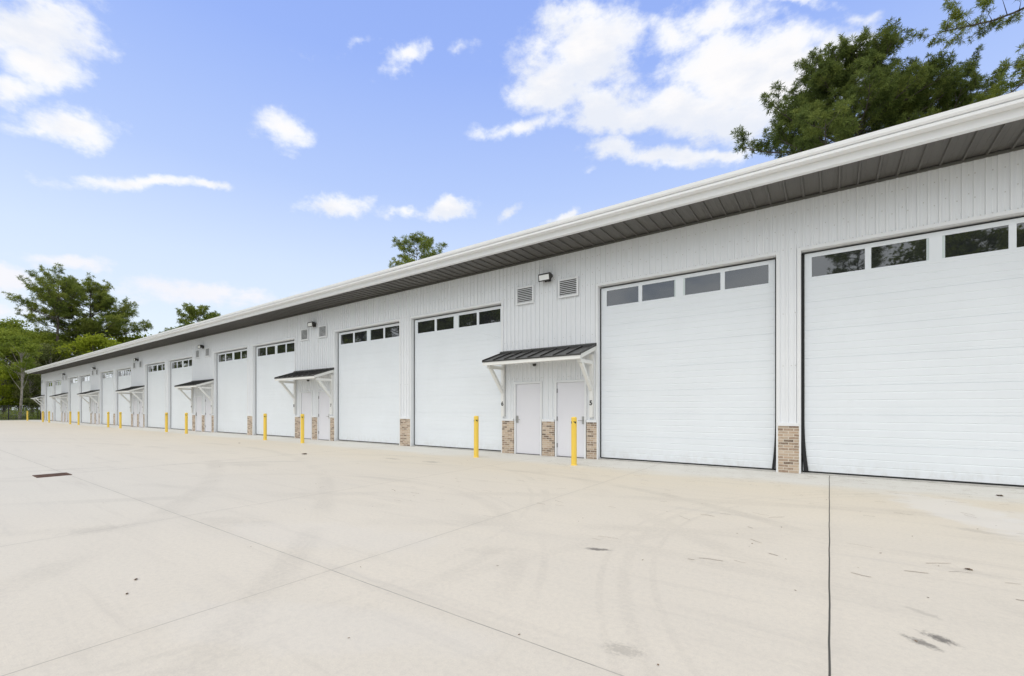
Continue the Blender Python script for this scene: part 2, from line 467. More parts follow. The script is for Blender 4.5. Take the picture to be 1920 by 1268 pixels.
CAP = 1.05
EAVE = 5.72
ribs(XL, XR, OPEN_H, EAVE)
for a, c in piers: ribs(a, c, CAP, OPEN_H)
ribs(doors[0][1], XR, 0.0, OPEN_H)
svc = []                  # service doors: (x0 leaf, x1 leaf, hinge side)
brick_piers = []
for i, (a, c) in enumerate(bays):
    if i < 6:
        d1 = (c - 1.26, c - 0.40, 'L'); d2 = (c - 2.67, c - 1.81, 'R')
        svc += [d1, d2]
        fr = [(d2[0] - .07, d2[1] + .07), (d1[0] - .07, d1[1] + .07)]
        brick_piers += [(a, fr[0][0]), (fr[0][1], fr[1][0]), (fr[1][1], c)]
    else:
        d1 = (c - 1.46, c - 0.60, 'L')
        svc += [d1]
        fr = [(d1[0] - .07, d1[1] + .07)]
        brick_piers += [(a, fr[0][0]), (fr[0][1], c)]
    top = 2.105
    ribs(a, c, top, OPEN_H)
    e = [a] + [q for f_ in fr for q in f_] + [c]
    for q in range(0, len(e), 2): ribs(e[q], e[q + 1], CAP, top)
k0 = math.floor((-14 - X_OFF) / RIB)
rng = random.Random(5)
def over_open(x, z):
    if z > OPEN_H + .03: return False
    for a, c in doors:
        if a - .05 < x < c + .05: return True
    return z < 2.15
while X_OFF + k0 * RIB < 3.4:
    c = X_OFF + k0 * RIB
    k0 += 1
    for z in (4.70, 5.02 + 0.09 * (k0 % 2), 5.44, 3.35, 2.25):
        if k0 % 2 and z in (3.35,): continue
        xx = c + (0.0 if k0 % 6 == 0 else RIB / 2)
        if over_open(xx, z): continue
        if z > 4.65 and z < 4.75: xx = c + RIB / 2
        yy = YW - (0.030 if xx == c else 0.0)
        siding.box(xx - .008, xx + .008, yy - .008, yy, z - .008, z + .008, 1)
wall_o = siding.build('front_wall', [M['siding'], M['screw']], B)

# other walls: end gable, back, right end
w = MB()
w.quad((XL, 29.2, 0), (XL, YW, 0), (XL, YW, EAVE), (XL, 20.1, EAVE + 0.8), (XL, 29.2, EAVE))
w.quad((XR, YW, 0), (XR, 29.2, 0), (XR, 29.2, EAVE), (XR, 20.1, EAVE + 0.8), (XR, YW, EAVE))
w.quad((XR, 29.2, 0), (XL, 29.2, 0), (XL, 29.2, EAVE), (XR, 29.2, EAVE))
w.build('end_wall', M['siding'], B)
cp = MB()
cp.box(XL - .012, XL + .07, YW - .024, YW + .07, 0, EAVE)
cp.build('corner_trim', M['trim'], B)
r = MB()
r.prism_x([(9.70, 5.985), (20.1, 6.86), (30.5, 5.985), (30.5, 5.93), (20.1, 6.80), (9.70, 5.93)], XL - .25, XR + .25)
r.build('roof', M['roof'], B)
s_ = MB()
# soffit: ribbed sheet running out from the wall
k0 = math.floor((XL - 0.2 - X_OFF) / (2 * RIB))
pr = [(XL - .2, 0)]
while True:
    c = X_OFF + k0 * 2 * RIB; k0 += 1
    if c + .03 > XR: break
    for dx, hh in ((-0.026, 0), (-0.014, .034), (0.014, .034), (0.026, 0), (.09, 0), (.094, .003), (.102, .003), (.106, 0), (.19, 0), (.194, .003), (.202, .003), (.206, 0)):
        if c + dx > pr[-1][0]: pr.append((c + dx, hh))
pr.append((XR, 0))
n = len(pr)
ya, yb = 9.86, YW + .05
s_.v += [(a, ya, 5.735 - h) for a, h in pr] + [(a, yb, 5.735 - h) for a, h in pr]
for k in range(n - 1): s_.f.append((k, n + k, n + k + 1, k + 1)); s_.m.append(0)
s_.build('soffit', M['soffit'], B)
st_ = MB()
st_.box(XL, XR, YW - .045, YW - .021, 5.665, 5.711)
st_.build('soffit_trim', M['soffit_trim'], B)
f_ = MB()
f_.prism_x([(9.905, 5.70), (9.905, 5.708), (9.808, 5.708), (9.808, 5.93), (9.80, 5.93), (9.80, 5.70)], XL - .22, XR)
f_.build('fascia', M['gutter'], B)
gt = MB()
gt.prism_x([(9.797, 5.835), (9.665, 5.835), (9.652, 5.842), (9.648, 5.888), (9.675, 5.891), (9.675, 5.901), (9.638, 5.906), (9.634, 5.915), (9.622, 5.94), (9.615, 6.0),
            (9.63, 6.006), (9.63, 5.99), (9.69, 5.88), (9.78, 5.85), (9.78, 5.98), (9.797, 5.98)], XL - .25, XR)
# seams on the gutter
for q in np.arange(XL + 2, XR, 6.1):
    gt.box(q, q + .03, 9.645, 9.70, 5.831, 5.8348)
gt.build('gutter', M['gutter'], B)

# jambs and trims round each tall opening
def jamb_mesh():
    b_ = MB()
    h = DW / 2
    # reveals
    b_.box(-h - .03, -h, -.036, .22, 0, OPEN_H + .03)
    b_.box(h, h + .03, -.036, .22, 0, OPEN_H + .03)
    b_.box(-h, h, -.036, .22, OPEN_H, OPEN_H + .03)
    # flanges on the face
    b_.box(-h - .065, -h - .0305, -.034, 0.0, 0, OPEN_H + .065)
    b_.box(h + .0305, h + .065, -.034, 0.0, 0, OPEN_H + .065)
    b_.box(-h - .03, h + .03, -.034, 0.0, OPEN_H + .0305, OPEN_H + .065)
    return b_.mesh('door_jamb', M['trim'])
JAMB = jamb_mesh()

def leaf_mesh():
    """sectional leaf: horizontal ribs, section joints, rails round four panes"""
    b_ = MB(); h = DW / 2 - .028
    z = 0.05
    prof = [(0.0, z)]
    sec = 0.585
    zz = z
    pz = [4.08, 4.49]
    while zz < 4.02:
        top = min(zz + sec, 4.03)
        q = zz
        for j in range(4):
            q2 = zz + sec * (j + 1) / 4
            if q2 > 4.03: break
            if j < 3: prof += [(0.0, q2 - .011), (0.004, q2 - .005), (0.004, q2 + .005), (0.0, q2 + .011)]
            else: prof += [(0.0, q2 - .005), (0.007, q2 - .002), (0.007, q2 + .002), (0.0, q2 + .005), (0, q2 + .045), (.003, q2 + .049), (.003, q2 + .053), (0, q2 + .057)]
        zz = zz + sec
    prof = [q for q in prof if q[1] < 4.045] + [(0.0, 4.05)]
    b_.prism_x(prof, -h, h, closed=False)
    # top section
    b_.box(-h, h, 0.0, .04, 4.0505, pz[0])
    b_.box(-h, h, 0.0, .04, pz[1], DOOR_H)
    xs = [-h, -DW / 2 + .183, -DW / 2 + 1.048, -DW / 2 + 1.145, -DW / 2 + 1.976, -DW / 2 + 2.151, -DW / 2 + 2.978, -DW / 2 + 3.07, -DW / 2 + 3.942, h]
    for j in range(0, 10, 2): b_.box(xs[j], xs[j + 1], 0.0, .04, pz[0] + .0003, pz[1] - .0003)
    # back sheet
    b_.quad((-h, .045, 0.05), (-h, .045, DOOR_H), (h, .045, DOOR_H), (h, .045, 0.05))
    # shallow stiles at both ends
    return b_.mesh('garage_door', M['door_white']), [(xs[j], xs[j + 1]) for j in range(1, 9, 2)], pz
LEAF, PANES, PZ = leaf_mesh()
pane_me = []
for a, c in PANES:
    b_ = MB(); b_.box(a, c, .014, .020, PZ[0], PZ[1]); pane_me.append(b_.mesh('window_pane', M['glass']))
sp = MB()
for a, c in ((PANES[1][1] - .035, PANES[1][1]), (PANES[2][0], PANES[2][0] + .04)):
    sp.box(a, c, .0105, .0138, PZ[0] + .001, PZ[1] - .001)
SPACER = sp.mesh('pane_spacer', M['spacer'])
b_ = MB(); b_.box(-DW / 2 + .03, DW / 2 - .03, .003, .04, .018, .049); BSEAL = b_.mesh('bottom_seal', M['rubber'])
def side_seal(sgn, curl, wid=.028):
    b_ = MB(); n = 24; x = sgn * (DW / 2 - .001)
    pts = []
    for q in range(n + 1):
        z = .05 + (4.57 - .05) * q / n
        c = curl * max(0, 1 - (z - .05) / 1.05) ** 2.0
        pts.append((z, wid * (0.9 if not curl else 1.35) + c * 1.0, c * .62))
    for q in range(n):
        (z0, w0, o0), (z1, w1, o1) = pts[q], pts[q + 1]
        i = len(b_.v)
        for z, w, o in ((z0, w0, o0), (z1, w1, o1)):
            xa, xb = x - sgn * o, x - sgn * w
            yo = -.012 - o * .35
            b_.v += [(xa, yo, z), (xb, yo - .004, z), (xb, -.003, z), (xa, -.003, z)]
        for k in range(4):
            b_.f.append((i + k, i + (k + 1) % 4, i + 4 + (k + 1) % 4, i + 4 + k)); b_.m.append(0)
    return b_.mesh('side_seal', M['rubber'])
SEAL_L, SEAL_R = side_seal(-1, 0), side_seal(1, 0)
SEAL_LC, SEAL_RC = side_seal(-1, .07, .042), side_seal(1, .06, .024)
for i, (a, c) in enumerate(doors):
    cx_ = (a + c) / 2; sx_ = (c - a) / DW
    j = put('door_jamb', JAMB, B); j.location = (cx_, YW, 0); j.scale.x = sx_
    d = put('garage_door', LEAF, B); d.location = (cx_, YW + .13, 0); d.scale.x = sx_
    for q in pane_me: put('window_pane', q, d)
    put('pane_spacer', SPACER, d); put('bottom_seal', BSEAL, d)
    put('side_seal', SEAL_LC if i == 0 else SEAL_L, d)
    put('side_seal', SEAL_RC if i == 1 else SEAL_R, d)
    s1 = MB(); s1.box(-DW / 2, DW / 2, -.0, .16, -.05, .017)
    so = put('door_sill', s1.mesh('door_sill', M['sill']), B); so.location = (cx_, YW, 0)

# brick piers with white caps
for a, c in piers: brick_piers.append((a, c))
for a, c in brick_piers:
    ea = .031 if any(abs(a - q[1]) < .01 for q in doors) else 0.003
    ec = .031 if any(abs(c - q[0]) < .01 for q in doors) else 0.003
    b_ = MB(); b_.box(a + ea, c - ec, YW - .035, YW + .05, 0, .982)
    bo = b_.build('brick_pier', M['brick'], B)
    b_ = MB(); b_.box(a + ea, c - ec, YW - .062, YW + .04, .983, 1.05)
    b_.build('pier_cap', M['trim'], bo, bevel=.004)

# service doors
def frame_mesh():
    b_ = MB(); h = .43
    b_.box(-h - .05, -h - .004, -.036, .1, 0, 2.09); b_.box(h + .004, h + .05, -.036, .1, 0, 2.09)
    b_.box(-h - .05, h + .05, -.036, .1, 2.0905, 2.13)
    b_.box(-h - .07, -h - .0505, -.034, .02, 1.05, 2.15); b_.box(h + .0505, h + .07, -.034, .02, 1.05, 2.15)
    b_.box(-h - .05, h + .05, -.034, .02, 2.1305, 2.15)
    return b_.mesh('door_frame', M['trim'])
FRAME = frame_mesh()
b_ = MB(); b_.box(-.426, .426, 0.006, .05, .022, 2.085); SLEAF = b_.mesh('service_door', M['leaf_door'])
b_ = MB(); b_.box(-.43, .43, -.02, .08, -.02, .0215); THR = b_.mesh('threshold', M['hinge'])
b_ = MB(); b_.box(-.011, .013, -.012, .004, -.06, .06); HINGE = b_.mesh('hinge', M['hinge'])
hd = MB()
hd.box(-.03, .03, -.014, .004, -.11, .10)
hd.tube([(0, -.012, -.01), (0, -.055, -.01)], [.014, .014], 10)
hd.tube([(0, -.055, -.01), (.05, -.062, -.012), (.125, -.058, -.014)], [.012, .011, .009], 10)
hd.tube([(0, -.012, .062), (0, -.022, .062)], [.018, .017], 14)
HANDLE = hd.mesh('door_handle', M['steel'])
for x0, x1, side in svc:
    cx_ = (x0 + x1) / 2; sg = -1 if side == 'L' else 1       # hinge side
    fo = put('door_frame', FRAME, B); fo.location = (cx_, YW, 0)
    d = put('service_door', SLEAF, B); d.location = (cx_, YW, 0)
    put('threshold', THR, d)
    for z in (.32, 1.07, 1.86):
        h_ = put('hinge', HINGE, d); h_.location = (sg * .428, -.0, z)
    h_ = put('door_handle', HANDLE, d); h_.location = (-sg * .385, 0, 1.04)
    h_.scale.x = sg

# canopies
GLYPH = {}
def glyph(txt):
    if txt not in GLYPH:
        cu = bpy.data.curves.new('digits', 'FONT'); cu.body = txt; cu.size = .175 if len(txt) == 1 else .125
        cu.align_x = 'CENTER'; cu.align_y = 'CENTER'; cu.extrude = .002; cu.offset = .0055
        tmp = bpy.data.objects.new('digits', cu); COL.objects.link(tmp)
        bpy.context.view_layer.update()
        dg = bpy.context.evaluated_depsgraph_get()
        me = bpy.data.meshes.new_from_object(tmp.evaluated_get(dg)); me.name = 'unit_number'
        me.materials.clear(); me.materials.append(M['ink'])
        bpy.data.objects.remove(tmp)
        GLYPH[txt] = me
    return GLYPH[txt]

def canopy_parts(W):
    """local: x across, y=0 the wall face, -y outwards; W full width"""
    h = W / 2; out = {}
    y1, zt, zf = -.95, 3.05, 2.735
    sl = (zf - zt) / y1
    r_ = MB()
    def zz(y): return zt + sl * y
    r_.prism_x([(-.0, zt), (y1, zf), (y1, zf - .035), (y1 + .012, zf - .035), (y1 + .012, zf - .012), (-.0, zt - .012)], -h, h)
    nr = 9
    for q in range(nr):
        xx = -h + .012 + (2 * h - .024) * q / (nr - 1)
        r_.prism_x([(-.02, zt - .004), (y1 + .004, zf + .001), (y1 + .004, zf + .034), (-.02, zt + .030)], xx - .011, xx + .011)
    r_.prism_x([(-.022, zt - .02), (-.075, zt - .026), (-.075, zt + .036), (-.022, zt + .066)], -h - .006, h + .006)   # wall flashing
    r_.box(-h - .0055, -h - .0005, y1 + .02, -.02, zt + .5, zt + .5001)
    out['canopy_roof'] = r_.mesh('canopy_roof', M['black_roof'])
    b_ = MB()
    b_.box(-h + .02, h - .02, y1 + .014, y1 + .052, zf - .125, zf - .0135)              # front fascia board
    for sx_ in (-h + .02, h - .06):                                                    # rake boards
        b_.prism_x([(-.03, zz(-.03) - .014), (y1 + .054, zz(y1 + .054) - .014), (y1 + .054, zz(y1 + .054) - .125), (-.03, zz(-.03) - .125)], sx_, sx_ + .04)
    # deck under the metal
    b_.prism_x([(-.03, zz(-.03) - .0135), (y1 + .055, zz(y1 + .055) - .0135), (y1 + .055, zz(y1 + .055) - .05), (-.03, zz(-.03) - .05)], -h + .061, h - .061)
    for q in range(1, 5):
        xx = -h + 2 * h * q / 5
        b_.prism_x([(-.035, zz(-.035) - .0505), (y1 + .06, zz(y1 + .06) - .0505), (y1 + .06, zz(y1 + .06) - .12), (-.035, zz(-.035) - .13)], xx - .02, xx + .02)
    out['canopy_board'] = b_.mesh('canopy_board', M['timber'])
    b_ = MB(); bx = h - .12
    b_.box(-bx - .02, bx + .02, -.745, -.655, 2.625, 2.715)                               # beam carried by the brackets
    out['canopy_beam'] = b_.mesh('canopy_beam', M['timber'])
    b_ = MB()
    b_.box(-.045, .045, -.115, -.024, 1.12, 2.80)                                        # wall post
    b_.box(-.044, .044, -.80, -.1155, 2.535, 2.6245)                                     # arm
    b_.bar((0, -.108, 1.86), (0, -.69, 2.545), .086, .085)                               # diagonal
    out['bracket'] = b_.mesh('bracket', M['timber'])
    return out, bx
CW = 3.19
parts, BX = canopy_parts(CW)
b_ = MB()
b_.lathe([(.0, -.075), (.032, -.072), (.05, -.055), (.055, -.02), (.055, 0)], 16)
DOME = b_.mesh('dome_lamp', M['lamp_body'])
num = 5
for i, (a, c) in enumerate(bays):
    cx_ = c - 3.21 / 2 if i < 6 else c - .42 - 1.15
    wsc = 1.0
    if i == 6:
        wsc = (2.05) / CW; cx_ = c - 1.03 - .05
    ca = empty('canopy', (cx_ - .03 if i < 6 else cx_, YW, 0), 0, B)
    for nm in ('canopy_roof', 'canopy_board', 'canopy_beam'):
        q = put(nm, parts[nm], ca); q.scale.x = wsc
    for sg in (-1, 1):
        q = put('bracket', parts['bracket'], ca); q.location.x = sg * BX * wsc
        if i == 6 and sg == -1: continue
        n_ = put('unit_number', glyph(str(num if sg == 1 else num + 1)), ca)
        n_.location = (sg * BX * wsc, -.1175, 1.50); n_.rotation_euler = (R(90), 0, 0)
    dm = put('dome_lamp', DOME, ca); dm.location = (-.33 * wsc, -.09, 2.66)
    num += 2

# louvred vents and wall lamps
def vent_meshes():
    b_ = MB(); w, h = .32, .262
    b_.box(-w, -w + .055, -.035, 0, -h, h); b_.box(w - .055, w, -.035, 0, -h, h)
    b_.box(-w + .055, w - .055, -.035, 0, h - .05, h); b_.box(-w + .055, w - .055, -.035, 0, -h, -h + .05)
    fr = b_.mesh('vent', M['trim'])
    s2 = MB(); n = 8
    for q in range(n):
        z = -h + .055 + (2 * h - .11) * (q + .5) / n
        s2.prism_x([(-.030, z - .020), (-.026, z - .023), (-.006, z + .002), (-.010, z + .005)], -w + .056, w - .056)
    lv = s2.mesh('louvre', M['trim'])
    b2 = MB(); b2.box(-w + .0555, w - .0555, -.003, 0.0, -h + .051, h - .051); bk = b2.mesh('vent_backing', M['louvre_dark'])
    return fr, lv, bk
VF, VL, VB = vent_meshes()
lb = MB()
lb.box(-.09, .09, -.05, 0, -.07, .08)
lb.prism_x([(-.05, .09), (-.21, .125), (-.235, .10), (-.215, -.075), (-.20, -.075), (-.05, .03)], -.185, .185)
for sx_ in (-.185, .165):
    lb.prism_x([(-.236, .102), (-.248, .104), (-.226, -.095), (-.206, -.095), (-.215, -.0755)], sx_, sx_ + .02)
lb.prism_x([(-.236, .100), (-.248, .104), (-.245, .075), (-.234, .075)], -.1645, .1645)
lb.prism_x([(-.216, -.0755), (-.228, -.072), (-.226, -.095), (-.206, -.095)], -.1645, .1645)
LAMPB = lb.mesh('wall_lamp', M['lamp_body'])
ln = MB(); ln.prism_x([(-.2365, .0745), (-.240, .0745), (-.2215, -.0715), (-.2175, -.0715)], -.164, .164)
LENS = ln.mesh('lamp_lens', M['lens'])
def add_vent(x, z=4.715):
    v = put('vent', VF, B); v.location = (x, YW - .0315, z)
    put('louvre', VL, v); put('vent_backing', VB, v)
for i, (a, c) in enumerate(bays):
    cc = c - 3.21 / 2
    if i < 6:
        add_vent(cc - .72); add_vent(cc + .725)
        l = put('wall_lamp', LAMPB, B); l.location = (cc + .06, YW - .012, 5.06)
        put('lamp_lens', LENS, l)
    else:
        add_vent(XL + .75)

# ------------------------------------------------------------------ bollards
bp = MB()
bp.lathe([(.080, 0), (.080, .012), (.069, .016), (.067, .03), (.067, 1.115)], 28)
POST = bp.mesh('bollard_sleeve', M['yellow']); POST.polygons.foreach_set('use_smooth', [True] * len(POST.polygons))
bp = MB(); bp.lathe([(.069, 1.112), (.0695, 1.128), (.060, 1.143), (.035, 1.152), (.0, 1.155)], 28)
BCAP = bp.mesh('bollard_cap', M['yellow']); BCAP.polygons.foreach_set('use_smooth', [True] * len(BCAP.polygons))
bm_ = MB()
def tape(a0):
    n = 8; span = R(62); z1, z0 = 1.045, .985
    for q in range(n):
        u0, u1 = q / n, (q + 1) / n
        r_ = .0682
        A = [(a0 + span * u, z1) for u in (u0, u1)]; Bq = [(a0 + span * u, z1 - (z1 - z0) * u) for u in (u0, u1)]
        P4 = [(r_ * math.cos(an), r_ * math.sin(an), z) for an, z in (Bq[0], Bq[1], A[1], A[0])]
        bm_.quad(*P4)
for a0 in (R(-92), R(-182), R(-2), R(88)): tape(a0)
TAPE = bm_.mesh('tape_mark', M['ink'])
boll = [(-4.96, "in front of the grey door beside number 5"), (-8.0, "in front of the tall door left of number 6"),
        (-16.95, "in front of the grey doors of units 7 and 8"), (-19.95, "in front of the tall door left of number 8"),
        (-28.75, "by the doors of units 9 and 10, third canopy from the right"), (-31.75, "by the left post of the third canopy from the right"),
        (-40.7, "right of the pair by the fourth canopy from the right"), (-43.7, "left of the pair by the fourth canopy from the right"),
        (-52.6, "right of the pair by the fifth canopy from the right"), (-55.6, "left of the pair by the fifth canopy from the right"),
        (-64.7, "right of the pair by the sixth canopy from the right"), (-67.8, "left of the pair by the sixth canopy from the right"),
        (-76.9, "farthest away, standing alone before the black fence")]
proto = None
for x, where in boll:
    if proto is None:
        o = proto = empty('bollard')
        put('bollard_sleeve', POST, o); put('bollard_cap', BCAP, o); put('tape_mark', TAPE, o)
    else: o = copy_tree(proto)
    o.location = (x, 9.5, 0); o.rotation_euler.z = TH * .5 + random.Random(int(x * 10)).uniform(-.15, .15)
    tag(o, 'yellow bollard ' + where, 'bollard', 'yellow bollards along the storage building')

# ------------------------------------------------------------------ drain, fence, small litter
dr = empty('drain_grate', (-12.77, 1.92, 0))
tag(dr, 'rusty square iron drain grate set in the concrete yard', 'drain')
b_ = MB(); q = .245
b_.box(-q, q, -q, -q + .035, .001, .012); b_.box(-q, q, q - .035, q, .001, .012)
b_.box(-q, -q + .035, -q + .035, q - .035, .001, .012); b_.box(q - .035, q, -q + .035, q - .035, .001, .012)
b_.build('grate_rim', M['rust'], dr)
b_ = MB()
for k in range(11):
    xx = -q + .035 + (2 * q - .07) * (k + .5) / 11
    b_.box(xx - .0125, xx + .0125, -q + .0352, q - .0352, .003, .011)
b_.box(-q + .036, q - .036, -.014, .014, .002, .0105)
b_.build('grate_bars', M['rust'], dr)
b_ = MB(); b_.box(-q + .034, q - .034, -q + .034, q - .034, .0008, .0022); b_.build('grate_pit', M['pit'], dr)

def fence(a, c, label, gap=.105, hgt=1.83):
    a, c = Vector(a), Vector(c); L = (c - a).length; an = math.atan2(c.y - a.y, c.x - a.x)
    o = empty('metal_fence', (a.x, a.y, 0), an); tag(o, label, 'fence')
    b_ = MB()
    for k in range(int(L / gap)):
        xx = (k + .5) * gap
        b_.box(xx - .016, xx + .016, -.016, .016, .08, hgt)
    b_.build('pickets', M['fence_black'], o)
    for z in (.16, hgt - .22, hgt - .05):
        b_ = MB(); b_.box(0, L, -.017, .017, z - .018, z + .018); b_.build('rail', M['fence_black'], o)
    n = max(1, round(L / 2.4))
    for k in range(n + 1):
        xx = L * k / n
        b_ = MB(); b_.box(xx - .03, xx + .03, -.03, .03, 0, hgt + .06); b_.box(xx - .036, xx + .036, -.036, .036, hgt + .0605, hgt + .09)
        b_.build('fence_post', M['fence_black'], o)
fence((-83, -11.6, 0), (-83, 11.2, 0), 'black metal picket fence in front of the woods at the far end of the yard')
fence((-82.9, 11.35, 0), (-79.6, 11.35, 0), 'short black fence return joining the far corner of the white building', .09)

def dead_leaf(seed, size):
    rg = random.Random(seed); b_ = MB()
    for k in range(rg.randint(2, 3)):
        n = 9; cx_, cy_ = rg.uniform(-.6, .6) * size * (k > 0), rg.uniform(-.3, .3) * size * (k > 0); an = rg.uniform(0, 6.28)
        i = len(b_.v)
        for q in range(n):
            u = q / (n - 1); w_ = math.sin(u * math.pi) ** .8 * size * .28
            xx = (u - .5) * size; zz = .003 + size * .08 * abs(math.sin(u * 3.5 + rg.random())) * .8
            for sgn in (-1, 0, 1):
                lx, ly, lz = xx, sgn * w_, zz + abs(sgn) * w_ * rg.uniform(.15, .5)
                b_.v.append((cx_ + lx * math.cos(an) - ly * math.sin(an), cy_ + lx * math.sin(an) + ly * math.cos(an), lz))
        for q in range(n - 1):
            for s2 in (0, 1):
                a = i + q * 3 + s2
                b_.f.append((a, a + 1, a + 4, a + 3)); b_.m.append(0)
    return b_
for x, y, sz, seed, lab in [(-12.67, 7.15, .17, 1, 'crumpled brown leaves lying out from the tall door of unit 7'),
        (2.12, 9.92, .10, 2, 'curled brown leaf by the sill of the rightmost tall door'),
        (-4.4, 1.12, .032, 3, 'tiny dark dry leaf on the grey slab left of the joint crossing'),
        (-4.12, 1.0, .025, 4, 'tiny dark bit of bark beside a dry leaf on the grey slab'),
        (0.93, 5.2, .04, 5, 'short brown twig end lying right of the dark joint'),
        (-18.9, 8.0, .09, 6, 'small brown leaf on the concrete out from the door left of number 8')]:
    o = dead_leaf(seed, sz).build('dead_leaf', M['dry_leaf'])
    o.location = (x, y, .001); tag(o, lab, 'leaf', 'dry leaves on the concrete')

lit = MB(); rg = random.Random(11)
def litter(x, y, L, an, w=.0022):
    c, s2 = math.cos(an), math.sin(an)
    bend = rg.uniform(-.12, .12) * L
    pts = [(-L / 2, 0), (0, bend), (L / 2, 0)]
    for k in range(2):
        (ax, ay), (bx_, by) = pts[k], pts[k + 1]
        lit.quad(*[(x + px_ * c - (py_) * s2, y + px_ * s2 + (py_) * c, z) for px_, py_, z in
            ((ax, ay - w, .003), (bx_, by - w, .005), (bx_, by + w, .005), (ax, ay + w, .003))])
for k in range(560):
    y = 10.85 - abs(rg.gauss(0, 1.2)) if rg.random() < .6 else rg.uniform(4, 10.8)
    x = rg.uniform(-6, 5) if rg.random() < .75 else rg.uniform(-26, -6)
    litter(x, y, rg.uniform(.05, .22), rg.gauss(-.1, .4), rg.uniform(.0015, .004))
for k in range(170):
    litter(rg.uniform(-16, 6), rg.uniform(1.5, 10.9), rg.uniform(.008, .02), rg.uniform(0, 3), rg.uniform(.002, .005))
tag(lit.build('needle_litter', M['needle_brown']), 'scattered brown pine needles and specks on the concrete', 'litter', kind='stuff')

# ------------------------------------------------------------------ trees
def mesh_np(name, V, Fc, mats, smooth=False):
    me = bpy.data.meshes.new(name)
    k = Fc.shape[1]
    me.vertices.add(len(V)); me.vertices.foreach_set('co', V.astype(np.float32).ravel())
    me.loops.add(Fc.size); me.loops.foreach_set('vertex_index', Fc.astype(np.int32).ravel())
    me.polygons.add(len(Fc)); me.polygons.foreach_set('loop_start', np.arange(0, Fc.size, k, dtype=np.int32))
    for q in mats: me.materials.append(q)
    me.update(calc_edges=True); me.validate()
    return me

def unit(a): return a / np.maximum(np.linalg.norm(a, axis=-1, keepdims=True), 1e-9)

def needles(P, D, size, k, w, rs, spread=1.0):
    """tufts of k thin needles at each point P around direction D"""
    n = len(P)
    J = rs.normal(size=(n, k, 3)) * spread
    d = unit(D[:, None, :] + J)
    L = size * rs.uniform(.65, 1.15, (n, k, 1)) * rs.uniform(.75, 1.2, (n, 1, 1))
    base = P[:, None, :] + rs.normal(size=(n, k, 3)) * size * .10
    side = unit(np.cross(d, rs.normal(size=(n, k, 3)))) * w
    mid = base + d * L * .55
    tip = base + d * L + np.array([0, 0, -1]) * L * .10
    V = np.stack([base, mid + side, tip, mid - side], axis=2).reshape(-1, 3)
    Fc = np.arange(len(V)).reshape(-1, 4)
    return V, Fc

